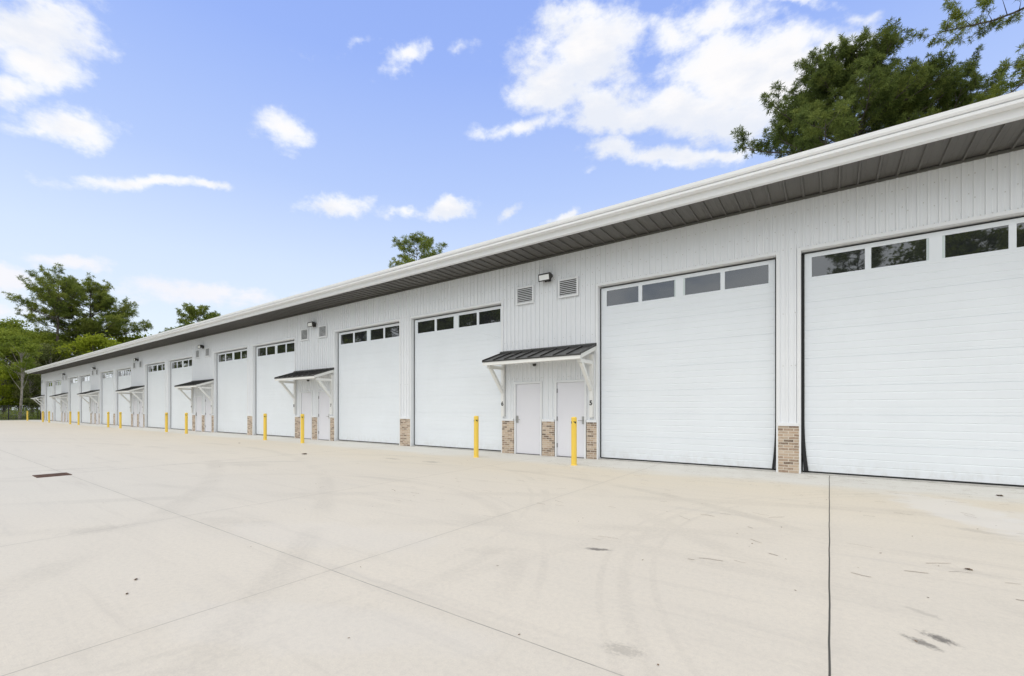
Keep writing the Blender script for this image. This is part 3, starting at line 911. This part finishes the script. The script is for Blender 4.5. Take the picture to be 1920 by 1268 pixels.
def pine(seed, H, base, prof, nbr, size, k, w, asym=None, lean=(0, 0), rtrunk=.22, up=(.1, .8), sub=7, mat='pine', dens=1.0, stubs=0, inner=.35, jit=.34, fixed=None, spread=1.0):
    """prof(t): branch length at crown fraction t (0 base, 1 top)"""
    rg = random.Random(seed); rs = np.random.RandomState(seed)
    tr = MB()
    ph = rg.uniform(0, 6)
    def ax(z):
        t_ = z / H
        return Vector((lean[0] * t_ ** 1.6 + .12 * math.sin(t_ * 4 + ph), lean[1] * t_ ** 1.6 + .12 * math.cos(t_ * 3.3 + ph), z))
    zs = [H * q / 14 for q in range(15)]
    tr.tube([ax(z) for z in zs], [max(.025, rtrunk * (1 - .9 * (z / H) ** 1.15)) * (1.25 if z == 0 else 1) for z in zs], 8)
    PT, DT = [], []
    for q in range(stubs):
        z = rg.uniform(H * .3, base); a = rg.uniform(0, 6.28); p0 = ax(z)
        tr.tube([p0, p0 + Vector((math.cos(a), math.sin(a), .2)) * rg.uniform(.4, 1.4)], [.03, .012], 4)
    az = rg.uniform(0, 6.28)
    for q in range(nbr):
        t_ = ((q + rg.random()) / nbr) ** .92
        z = base + (H - base) * t_ * .985
        az += 2.39996 + rg.uniform(-.5, .5)
        L = prof(t_) * rg.uniform(.62, 1.1)
        if asym: L *= asym(az, t_)
        if fixed:
            if q >= len(fixed): break
            z, az, L, e_ = fixed[q]
        if L < .25: continue
        e0 = e_ if fixed else up[0] + (up[1] - up[0]) * t_ + rg.uniform(-.14, .2)
        p = ax(z); pts = [p.copy()]; a = az; e = e0
        n = 7
        for s2 in range(n):
            e += (rg.uniform(-.10, .10) - .05 if s2 < 3 else rg.uniform(-.02, .16)); a += rg.uniform(-.13, .13)
            p = p + Vector((math.cos(a) * math.cos(e), math.sin(a) * math.cos(e), math.sin(e))) * L / n
            pts.append(p.copy())
        r0 = min(rtrunk * .42, .018 + .013 * L)
        tr.tube(pts, [r0 * (1 - .86 * s2 / n) for s2 in range(n + 1)], 5, cap=False)
        m_ = max(3, int(sub * (.5 + L / 4)))
        for s2 in range(m_):
            f = .30 + .70 * (s2 + rg.random() * .8) / m_
            f = min(f, .999); i_ = int(f * n); fr = f * n - i_
            p0 = pts[i_].lerp(pts[i_ + 1], fr); dr_ = (pts[i_ + 1] - pts[i_]).normalized()
            sg = 1 if s2 % 2 else -1
            sd = dr_.cross(Vector((0, 0, 1))); sd.normalize()
            d = (dr_ * rg.uniform(.45, 1.0) + sd * sg * rg.uniform(.4, 1.0) + Vector((0, 0, rg.uniform(-.05, .55)))).normalized()
            Ls = (L * .30 * (1.15 - .6 * f) + .18) * rg.uniform(.6, 1.15)
            p1 = p0 + d * Ls * .5 + Vector((0, 0, .02)); p2 = p0 + (d + Vector((0, 0, .22))).normalized() * Ls
            tr.tube([p0, p1, p2], [.010 + .0016 * L, .009, .006], 4, cap=False)
            nt = max(2, int((2 + Ls / (size * .42)) * dens))
            for w_ in range(nt):
                u = inner + (1 - inner) * (w_ + 1) / nt
                pp = p0.lerp(p2, u) + Vector([rg.gauss(0, size * jit + Ls * .04) for _ in range(3)])
                PT.append(pp); DT.append((d * .7 + Vector((0, 0, .75))).normalized())
        PT.append(pts[-1]); DT.append((pts[-1] - pts[-2]).normalized())
    for q in range(6):
        PT.append(ax(H) + Vector([rg.gauss(0, size * .4) for _ in range(3)])); DT.append(Vector((0, 0, 1)))
    P_, D_ = np.array(PT), np.array(DT)
    V, Fc = needles(P_, D_, size, k, w, rs, spread)
    return tr.mesh('trunk', M['bark']), mesh_np('crown', V, Fc, [M[mat]])

def leaves(P_, size, rs, flat=.5):
    n = len(P_)
    nrm = unit(rs.normal(size=(n, 3)) + np.array([0, -.15, flat]))
    a = unit(np.cross(nrm, rs.normal(size=(n, 3)))); b_ = np.cross(nrm, a)
    s = size * rs.uniform(.6, 1.25, (n, 1))
    V = np.stack([P_ - a * s * .5, P_ + b_ * s * .28, P_ + a * s * .5, P_ - b_ * s * .28], axis=1).reshape(-1, 3)
    return V, np.arange(len(V)).reshape(-1, 4)

def broadleaf(seed, H, base, Rd, nclump, per, lsize, mat, rtrunk=.14, bark='bark', squash=1.0, top=1.0):
    rg = random.Random(seed); rs = np.random.RandomState(seed); tr = MB()
    ph = rg.uniform(0, 6)
    def ax(z): return Vector((.35 * math.sin(z / H * 3 + ph) * H / 14, .3 * math.cos(z / H * 2.6 + ph) * H / 14, z))
    zs = [H * .9 * q / 9 for q in range(10)]
    o0 = ax(0)
    tr.tube([ax(z) - Vector((o0.x, o0.y, 0)) for z in zs], [max(.02, rtrunk * (1 - .85 * z / H)) for z in zs], 7)
    cz = (H + base) / 2; hz = (H - base) / 2
    PP = []
    for q in range(nclump):
        a = rg.uniform(0, 6.28); v_ = rg.uniform(-1, 1); rr = rg.uniform(.25, 1) ** .6
        rad = math.sqrt(1 - v_ * v_) * (1 - .25 * (v_ + 1) / 2 * top)
        wob = 1 + .28 * math.sin(a * 3 + seed) + .18 * math.sin(a * 5 + 2 * v_)
        c = Vector((math.cos(a) * rad * Rd * rr * wob, math.sin(a) * rad * Rd * rr * wob, cz + v_ * hz * (.55 + .45 * rr)))
        st = ax(max(base * .6, c.z - rg.uniform(.12, .3) * H)) - Vector((o0.x, o0.y, 0))
        mid_ = st.lerp(c, .5) + Vector((0, 0, -.06 * (c - st).length))
        tr.tube([st, mid_, c], [.03 + .012 * (c - st).length * .4, .022, .008], 4, cap=False)
        cr = Rd * rg.uniform(.13, .27)
        g_ = rs.normal(size=(int(per * rg.uniform(.6, 1.3)), 3)) * np.array([cr, cr, cr * .55 * squash]) * .62
        PP.append(np.array(c) + g_)
    P_ = np.concatenate(PP)
    V, Fc = leaves(P_, lsize, rs)
    return tr.mesh('trunk', M[bark]), mesh_np('crown', V, Fc, [M[mat]])

def tree(name, meshes, loc, label, rz=0.0, sc=1.0, group=None, crown_mat=None):
    o = empty(name, loc, rz); o.scale = (sc, sc, sc)
    put('trunk', meshes[0], o); put('crown', meshes[1], o)
    tag(o, label, 'tree', group)
    return o

def dome(rmax, p0=.35, topw=.25):
    return lambda t_: rmax * (p0 + (1 - p0) * math.sin(min(1, t_ / .45) * math.pi / 2)) * (1 if t_ < .45 else (1 - (1 - topw) * ((t_ - .45) / .55) ** 1.7))

# big pine behind the roof at right
x, y = spot(1592, 30.5)
to_left = math.atan2(-SN, -CS)   # direction of the picture's left, seen in plan
left_dir = math.atan2(-SN, -CS)
def asym_big(a, t_):
    d = math.cos(a - left_dir)
    if t_ < .36: return 1.0 + .75 * max(d, 0) + .25 * max(-d, 0)
    return 1.0 + .25 * max(-d, 0)
PB = pine(21, 24.3, 16.8, lambda t_: 4.9 * (1 - .42 * t_ ** 2), 74, .31, 36, .0175, asym_big, (0.2, 0), .30, (.0, .6), 7, 'pine', .78, inner=.5, jit=.42, spread=1.7)
tree('pine_tree', PB, (x, y, 0), 'big dark pine standing behind the roof near the right edge', group='pines around the building')
x, y = spot(1676, 31.5)
PB2 = pine(33, 22.6, 16.0, lambda t_: 4.4 - 1.6 * t_, 50, .28, 38, .016, lambda a, t_: 1.0 + .75 * max(0, -math.cos(a - left_dir)), (1.6, 1.0), .22, (.45, .95), 6, 'pine', .7, inner=.65, spread=1.9)
tree('pine_tree', PB2, (x, y, 0), 'slender pine with limbs fanning up and right, just right of the big dark pine', group='pines around the building')
x, y = spot(2090, 25.0)
def asym_r(a, t_): return .5 + 1.0 * max(0, math.cos(a - left_dir)) ** 2
FX = [(26.4, left_dir + .05, 8.9, -.24), (24.0, left_dir - .1, 8.4, -.48), (20.6, left_dir + .12, 7.2, -.20), (26.0, left_dir + .25, 7.2, .0),
      (24.0, left_dir + 2.2, 6, .1), (22.0, left_dir + 3.5, 6.5, .1), (26, left_dir + 4.2, 5, .2), (19, left_dir + 2.9, 6, 0), (21.3, left_dir + 1.2, 5, 0), (18.5, left_dir + 5, 6, 0), (27.2, left_dir + 3, 3, .4), (27.4, left_dir + 1.5, 3, .5)]
PB3 = pine(47, 28.0, 16.0, dome(6), 12, .26, 32, .015, None, (0, 0), .26, (.0, .3), 7, 'pine_far', .62, inner=.55, fixed=FX, spread=1.8)
tree('pine_tree', PB3, (x, y, 0), 'pine at the right edge of the picture with only its leafy branch tips in view', group='pines around the building')
# middle pine over the roof
x, y = spot(781, 55)
PM = pine(58, 22.2, 14.5, dome(3.6, .8, .5), 26, .42, 28, .025, None, (0, 0), .20, (.15, .7), 4, 'pine_far', 1.0, inner=.7, jit=.5, spread=1.8)
tree('pine_tree', PM, (x, y, 0), 'lone open pine top showing over the middle of the roof', rz=1.2, group='pines around the building')
# tall open pine on the left
x, y = spot(108, 78)
def asym_l(a, t_):
    d = math.cos(a - left_dir)
    return (1.0 + .38 * max(d, 0) if t_ < .5 else .92)
PL = pine(64, 23.6, 15.0, dome(5.2, .85, .55), 32, .50, 26, .032, asym_l, (0, 0), .36, (.35, .9), 4, 'pine_far', .8, stubs=12, inner=.6, jit=.45, spread=1.8)
tree('pine_tree', PL, (x, y, 0), 'tall open pine with a long bare trunk, left of the building', group='pines in the woods')
x, y = spot(168, 84)
def asym_l2(a, t_):
    d = math.cos(a - left_dir)
    return (1.0 + .5 * max(-d, 0) if t_ < .6 else 1.0)
PL2 = pine(75, 23.8, 9.0, dome(6.4, .95, .45), 60, .55, 26, .036, asym_l2, (0, 0), .36, (.05, .75), 5, 'pine_far', .85, inner=.55, jit=.42, spread=1.8)
tree('pine_tree', PL2, (x, y, 0), 'dense full pine directly right of the tall open pine', group='pines in the woods')
x, y = spot(372, 85)
PS = pine(86, 19.6, 11.0, dome(4.2, .8, .55), 40, .52, 18, .042, None, (0, 0), .26, (.1, .8), 5, 'pine_far', 1.0, inner=.5, jit=.4)
tree('pine_tree', PS, (x, y, 0), 'round pine top rising over the roof left of centre', group='pines around the building')
x, y = spot(330, 88)
tree('pine_tree', PS, (x, y, 0), 'small dark pine tip just left of the round pine top over the roof', rz=2, sc=.83, group='pines around the building')

# broadleaf trees of the woods
BD = broadleaf(101, 15.0, 3.0, 4.6, 70, 230, .34, 'leaf_dark')
BB = broadleaf(102, 10.5, 2.0, 3.4, 46, 260, .32, 'leaf_bright')
BO = broadleaf(103, 13.0, 2.0, 3.6, 54, 240, .30, 'leaf_dull', bark='birch')
BW = broadleaf(104, 12.5, 6.5, 2.6, 30, 180, .26, 'leaf_dark', rtrunk=.17, bark='birch')
wood = [
 (BD, 8, 74, 1.10, 0.3, 'deep green broad tree at the left edge of the picture'),
 (BD, 62, 86, 1.12, 1.9, 'deep green broad tree filling in left of the tall open pine'),
 (BO, 92, 70, .92, 0.9, 'olive tree with pale bare branches left of the tall pine trunk'),
 (BB, 172, 74, 1.38, 2.2, 'bright yellow-green tree above the far end of the roof'),
 (BB, 262, 88, 1.62, 4.0, 'yellow-green tree top over the roof between the dense pine and the small pine tip'),
 (BB, 6, 66, .78, 1.1, 'low bright green tree behind the fence at the left edge'),
 (BO, 128, 82, 1.25, 3.0, 'olive tree behind the trunk of the tall open pine'),
 (BD, 205, 92, 1.02, 4.4, 'deep green tree low behind the dense pine'),
 (BD, -40, 82, 1.15, 5.1, 'deep green tree just beyond the left edge of the picture'),
 (BB, 100, 80, 1.25, 5.6, 'yellow-green tree low below the crown of the tall open pine'),
 (BD, 36, 71, .92, 2.7, 'deep green tree standing right behind the pale whitish trunk'),
 (BD, 84, 77, .98, 0.8, 'deep green tree between the pale trunk and the tall pine trunk'),
 (BO, 60, 67, .66, 4.1, 'short olive tree behind the fence near the building corner'),
]
for mm, px_, z_, sc, rz, lab in wood:
    x, y = spot(px_, z_)
    tree('broadleaf_tree', mm, (x, y, 0), lab, rz, sc, 'broadleaf trees in the woods')
x, y = spot(37, 60.5)
tree('birch_tree', BW, (x, y, 0), 'thin tree with a pale whitish trunk behind the black fence', 0.6, .95)

# mass of the woods behind, and brush behind the fence
rs = np.random.RandomState(9)
PP = []
for k in range(260):
    px_ = rs.uniform(-260, 300); z_ = rs.uniform(84, 110); x, y = spot(px_, z_)
    top_ = (14 if px_ < 80 else 14 if px_ < 190 else 9.5)
    zc = rs.uniform(.5, top_)
    PP.append(np.array([x, y, zc]) + rs.normal(size=(150, 3)) * np.array([1.5, 1.5, .9]))
V, Fc = leaves(np.concatenate(PP), .42, rs)
o = put('woods', mesh_np('woods', V, Fc, [M['leaf_dark']])); tag(o, 'mass of green woods behind the nearer trees', 'woods', kind='stuff')
PP = []
for k in range(130):
    x = rs.uniform(-97, -85); y = rs.uniform(-14, 30)
    if x > -86 and y > 10: continue
    zc = abs(rs.normal(0, .6)) + .1
    PP.append(np.array([x, y, zc]) + rs.normal(size=(130, 3)) * np.array([.55, .55, .4]))
P_ = np.concatenate(PP); P_[:, 2] = np.abs(P_[:, 2])
V, Fc = leaves(P_, .20, rs)
o = put('brush', mesh_np('brush', V, Fc, [M['leaf_dark']])); tag(o, 'low green brush growing behind the black fence', 'brush', kind='stuff')

# trees across the yard, seen mirrored in the door windows
mir = [(PM, 2.2, -30, .76, 1.0, 'pine_tree', 'open pine mirrored in the first window of the rightmost tall door'),
       (BD, 8.6, -30, 1.16, 2.0, 'broadleaf_tree', 'dark tree mirrored in the second and third windows of the rightmost tall door'),
       (BD, 16.5, -32, 1.24, 5.0, 'broadleaf_tree', 'dark tree mirrored in the last window of the rightmost tall door'),
       (BD, -41, -30, 1.45, .4, 'broadleaf_tree', 'dark tree mirrored in the windows of the door left of number 6'),
       (PL2, -48, -33, .8, 1.4, 'pine_tree', 'tall pine mirrored in the windows of the door left of number 6'),
       (BD, -56, -30, 1.5, 2.4, 'broadleaf_tree', 'dark tree mirrored in the left windows of the door left of number 6'),
       (PL2, -64, -32, .85, 3.4, 'pine_tree', 'pine mirrored in the right windows of the door right of number 7'),
       (BD, -73, -30, 1.6, 4.4, 'broadleaf_tree', 'dark tree mirrored in the middle windows of the door right of number 7'),
       (PL2, -83, -34, .9, 5.4, 'pine_tree', 'pine mirrored in the left windows of the door right of number 7'),
       (BD, -93, -30, 1.6, .9, 'broadleaf_tree', 'dark tree mirrored in the windows of the door left of number 8'),
       (PL2, -104, -34, .9, 2.9, 'pine_tree', 'pine mirrored in the left windows of the door left of number 8'),
       (BD, -118, -32, 1.5, 1.9, 'broadleaf_tree', 'dark tree mirrored in the door just right of the third canopy'),
       (BD, -134, -31, 1.5, 3.9, 'broadleaf_tree', 'dark tree mirrored in the door just left of the third canopy'),
       (PL2, -152, -33, .95, .9, 'pine_tree', 'pine mirrored in the door two places left of the third canopy'),
       (BD, -170, -32, 1.6, 2.9, 'broadleaf_tree', 'dark tree mirrored in the door just right of the fourth canopy'),
       (PL2, -196, -33, .95, 4.9, 'pine_tree', 'pine mirrored in the door just left of the fourth canopy'),
       (BD, -224, -32, 1.6, 5.9, 'broadleaf_tree', 'dark tree mirrored in the doors just right of the fifth canopy')]
for mm, x, y, sc, rz, nm, lab in mir:
    tree(nm, mm, (x, y, 0), lab, rz, sc, 'trees across the yard mirrored in the windows')

# ------------------------------------------------------------------ sky and light
SUN_EL, SUN_AZ = R(66), R(200)       # high behind the camera, veiled by cloud
world = bpy.data.worlds.new('World'); scene.world = world
world.use_nodes = True
t = NT(world.node_tree); t.n.clear()
sky = t.new('ShaderNodeTexSky'); sky.sky_type = 'NISHITA'; sky.sun_disc = False
sky.sun_elevation = SUN_EL; sky.sun_rotation = SUN_AZ
sky.air_density = 1.0; sky.dust_density = 0.6; sky.ozone_density = 1.6
D = t.new('ShaderNodeTexCoord').outputs['Generated']
D = t.v('NORMALIZE', D)
sx = t.new('ShaderNodeSeparateXYZ'); t.l.new(D, sx.inputs[0])
el = t.m('ARCSINE', sx.outputs[2])
az = t.m('ARCTAN2', sx.outputs[1], sx.outputs[0])
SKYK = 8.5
elf = t.m('DIVIDE', el, R(60), clamp=True)
grad = t.ramp(elf, [(0.0, (.80, .88, .97)), (0.14, (.78, .875, .985)), (0.27, (.665, .785, .985)), (0.42, (.47, .61, .97)), (0.62, (.325, .465, .93)), (1.0, (.22, .34, .82))])
grad = t.v('SCALE', grad); grad.node.inputs['Scale'].default_value = SKYK
col = t.mix(0.9, sky.outputs[0], grad)
# clouds
cb = t.new('ShaderNodeCombineXYZ'); t.put(cb.inputs[0], az); t.put(cb.inputs[1], el)
AE = cb.outputs[0]
hz = t.m('ADD', t.m('ABSOLUTE', sx.outputs[2]), 0.18)
pl = t.new('ShaderNodeCombineXYZ')
t.put(pl.inputs[0], t.m('DIVIDE', sx.outputs[0], hz)); t.put(pl.inputs[1], t.m('DIVIDE', sx.outputs[1], hz)); t.put(pl.inputs[2], t.m('MULTIPLY', sx.outputs[2], 2))
PLN = pl.outputs[0]
warp = t.v('SCALE', t.v('SUBTRACT', t.noise(D, 6, 6, .6, col=True), (.5, .5, .5))); warp.node.inputs['Scale'].default_value = .10
AEw = t.v('ADD', AE, warp)
def ang(px, py):
    u, v_ = (px - CX) / F_PX, (HY - py) / F_PX
    d = Vector((-SN + CS * u, CS + SN * u, v_)).normalized()
    return math.atan2(d.y, d.x), math.asin(d.z)
CL = [(60, 50, 175, 85, 10, 1.0), (80, 115, 120, 55, 20, 1.0), (15, 160, 90, 40, 0, .8), (140, 232, 120, 40, 14, 1.0), (60, 225, 60, 16, 0, .5), (535, 243, 78, 44, 18, .95),
      (758, 105, 58, 36, -35, 1.0), (275, 347, 165, 19, 4, .85), (385, 352, 45, 14, 0, .8), (620, 380, 75, 22, 0, .95), (842, 387, 62, 19, 0, .95), (748, 387, 40, 9, 0, .5), (862, 70, 30, 12, -20, .12), (925, 40, 22, 9, -20, .12),
      (1110, 85, 125, 100, 5, 1.15), (1050, 165, 105, 85, 10, 1.0), (1120, 190, 100, 60, 0, .9), (985, 238, 105, 24, -4, .75), (1010, 95, 80, 40, 0, .6),
      (1330, 42, 115, 38, -8, .75), (1265, 80, 70, 45, 30, .6), (1400, 145, 215, 95, 4, 1.2), (1300, 205, 190, 70, 0, 1.0), (1180, 215, 110, 40, 0, .8),
      (1220, 285, 150, 32, 2, 1.0), (1340, 285, 80, 18, 0, .7), (1113, 315, 22, 10, 0, .4), (1490, 12, 80, 14, 6, .55), (1560, 90, 90, 40, 0, .7), (1600, 45, 40, 12, -15, .3),
      (20, 512, 60, 24, 6, 1.0), (130, 486, 95, 20, 6, .9), (400, 553, 200, 30, 4, .85), (290, 540, 90, 16, 0, .45), (10, 570, 90, 18, 0, .5), (965, 402, 28, 9, -20, .45), (1065, 408, 45, 10, -15, .8), (655, 90, 30, 5, -8, .12)]
dens = None
for px_, py_, rx, ry, ro, amp in CL:
    a0, e0 = ang(px_, py_)
    a1, e1 = ang(px_ + 1, py_); a2, e2 = ang(px_, py_ - 1)
    J = np.linalg.inv(np.array([[a1 - a0, a2 - a0], [e1 - e0, e2 - e0]]))       # angles back to cloud widths
    c_, s_2 = math.cos(R(ro)), math.sin(R(ro))
    r1 = (J[0] * c_ - J[1] * s_2) / rx; r2 = (J[0] * s_2 + J[1] * c_) / ry
    dv = t.v('SUBTRACT', AEw, (a0, e0, 0))
    qx = t.v('DOT_PRODUCT', dv, (r1[0], r1[1], 0)); qy = t.v('DOT_PRODUCT', dv, (r2[0], r2[1], 0))
    ln_ = t.m('SQRT', t.m('ADD', t.m('MULTIPLY', qx, qx), t.m('MULTIPLY', qy, qy)))
    d = t.m('MULTIPLY', t.m('SUBTRACT', 1.0, ln_), amp)
    dens = d if dens is None else t.m('SMOOTH_MAX', dens, d, .12)
DS = t.mp(D, sc=(1, 1, 1.7))
nz = t.noise(DS, 5.0, 9, .60)
nz2 = t.noise(t.mp(DS, loc=(3, 1, 7)), 15.0, 8, .64)
nn = t.m('ADD', t.m('MULTIPLY', t.m('SUBTRACT', nz, .5), 1.7), t.m('MULTIPLY', t.m('SUBTRACT', nz2, .5), 1.7))
da = t.m('ADD', t.m('ADD', dens, .0), nn)
# unseen sky outside the view: broken cloud added, brightened to light wall and doors
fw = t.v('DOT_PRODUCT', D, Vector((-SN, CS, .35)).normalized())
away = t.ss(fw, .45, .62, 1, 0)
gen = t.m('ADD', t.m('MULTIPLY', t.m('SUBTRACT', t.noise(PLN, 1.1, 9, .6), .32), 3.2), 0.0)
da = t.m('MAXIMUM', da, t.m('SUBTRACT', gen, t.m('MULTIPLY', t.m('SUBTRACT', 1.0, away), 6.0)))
alpha = t.ss(da, -0.08, 0.62, 0, .97)
low = t.ss(el, R(8), R(22), .8, 1)
alpha = t.m('MULTIPLY', alpha, low)
core = t.ss(da, .15, .9)
cc = t.mix(core, (.85, .89, .96), (.935, .92, .915))
shade = t.noise(t.mp(D, loc=(5, 2, 1), sc=(1, 1, 2.2)), 5.5, 6, .6)
cc = t.mix(t.ss(shade, .42, .64, 0, .8), cc, (.745, .785, .87))
cc = t.mix(t.ss(el, R(10), R(22), .8, 0), cc, (.90, .875, .90))
cc = t.mix(away, cc, t.mix(t.ss(el, R(17), R(40)), (1.22, 1.28, 1.33), (1.56, 1.50, 1.385)))  # added cloud is brighter than the visible one, as fill light
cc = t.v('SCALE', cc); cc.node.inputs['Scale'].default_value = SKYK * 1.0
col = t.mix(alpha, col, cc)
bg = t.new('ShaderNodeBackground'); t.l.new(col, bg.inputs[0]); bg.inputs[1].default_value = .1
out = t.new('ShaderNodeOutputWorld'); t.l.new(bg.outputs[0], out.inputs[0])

sun_d = bpy.data.lights.new('sun', 'SUN'); sun_d.energy = 0.6; sun_d.angle = R(30); sun_d.color = (1, .955, .89)
sun = bpy.data.objects.new('sun', sun_d); COL.objects.link(sun)
sd = Vector((math.sin(SUN_AZ) * math.cos(SUN_EL), math.cos(SUN_AZ) * math.cos(SUN_EL), math.sin(SUN_EL)))
sun.rotation_euler = (-sd).to_track_quat('-Z', 'Y').to_euler()
sun.location = (0, 0, 60)

# ------------------------------------------------------------------ render settings
scene.view_settings.view_transform = 'Standard'
scene.view_settings.look = 'None'
scene.view_settings.exposure = 0.35
scene.view_settings.gamma = 1
scene.cycles.max_bounces = 8
scene.cycles.diffuse_bounces = 4
scene.cycles.transparent_max_bounces = 4
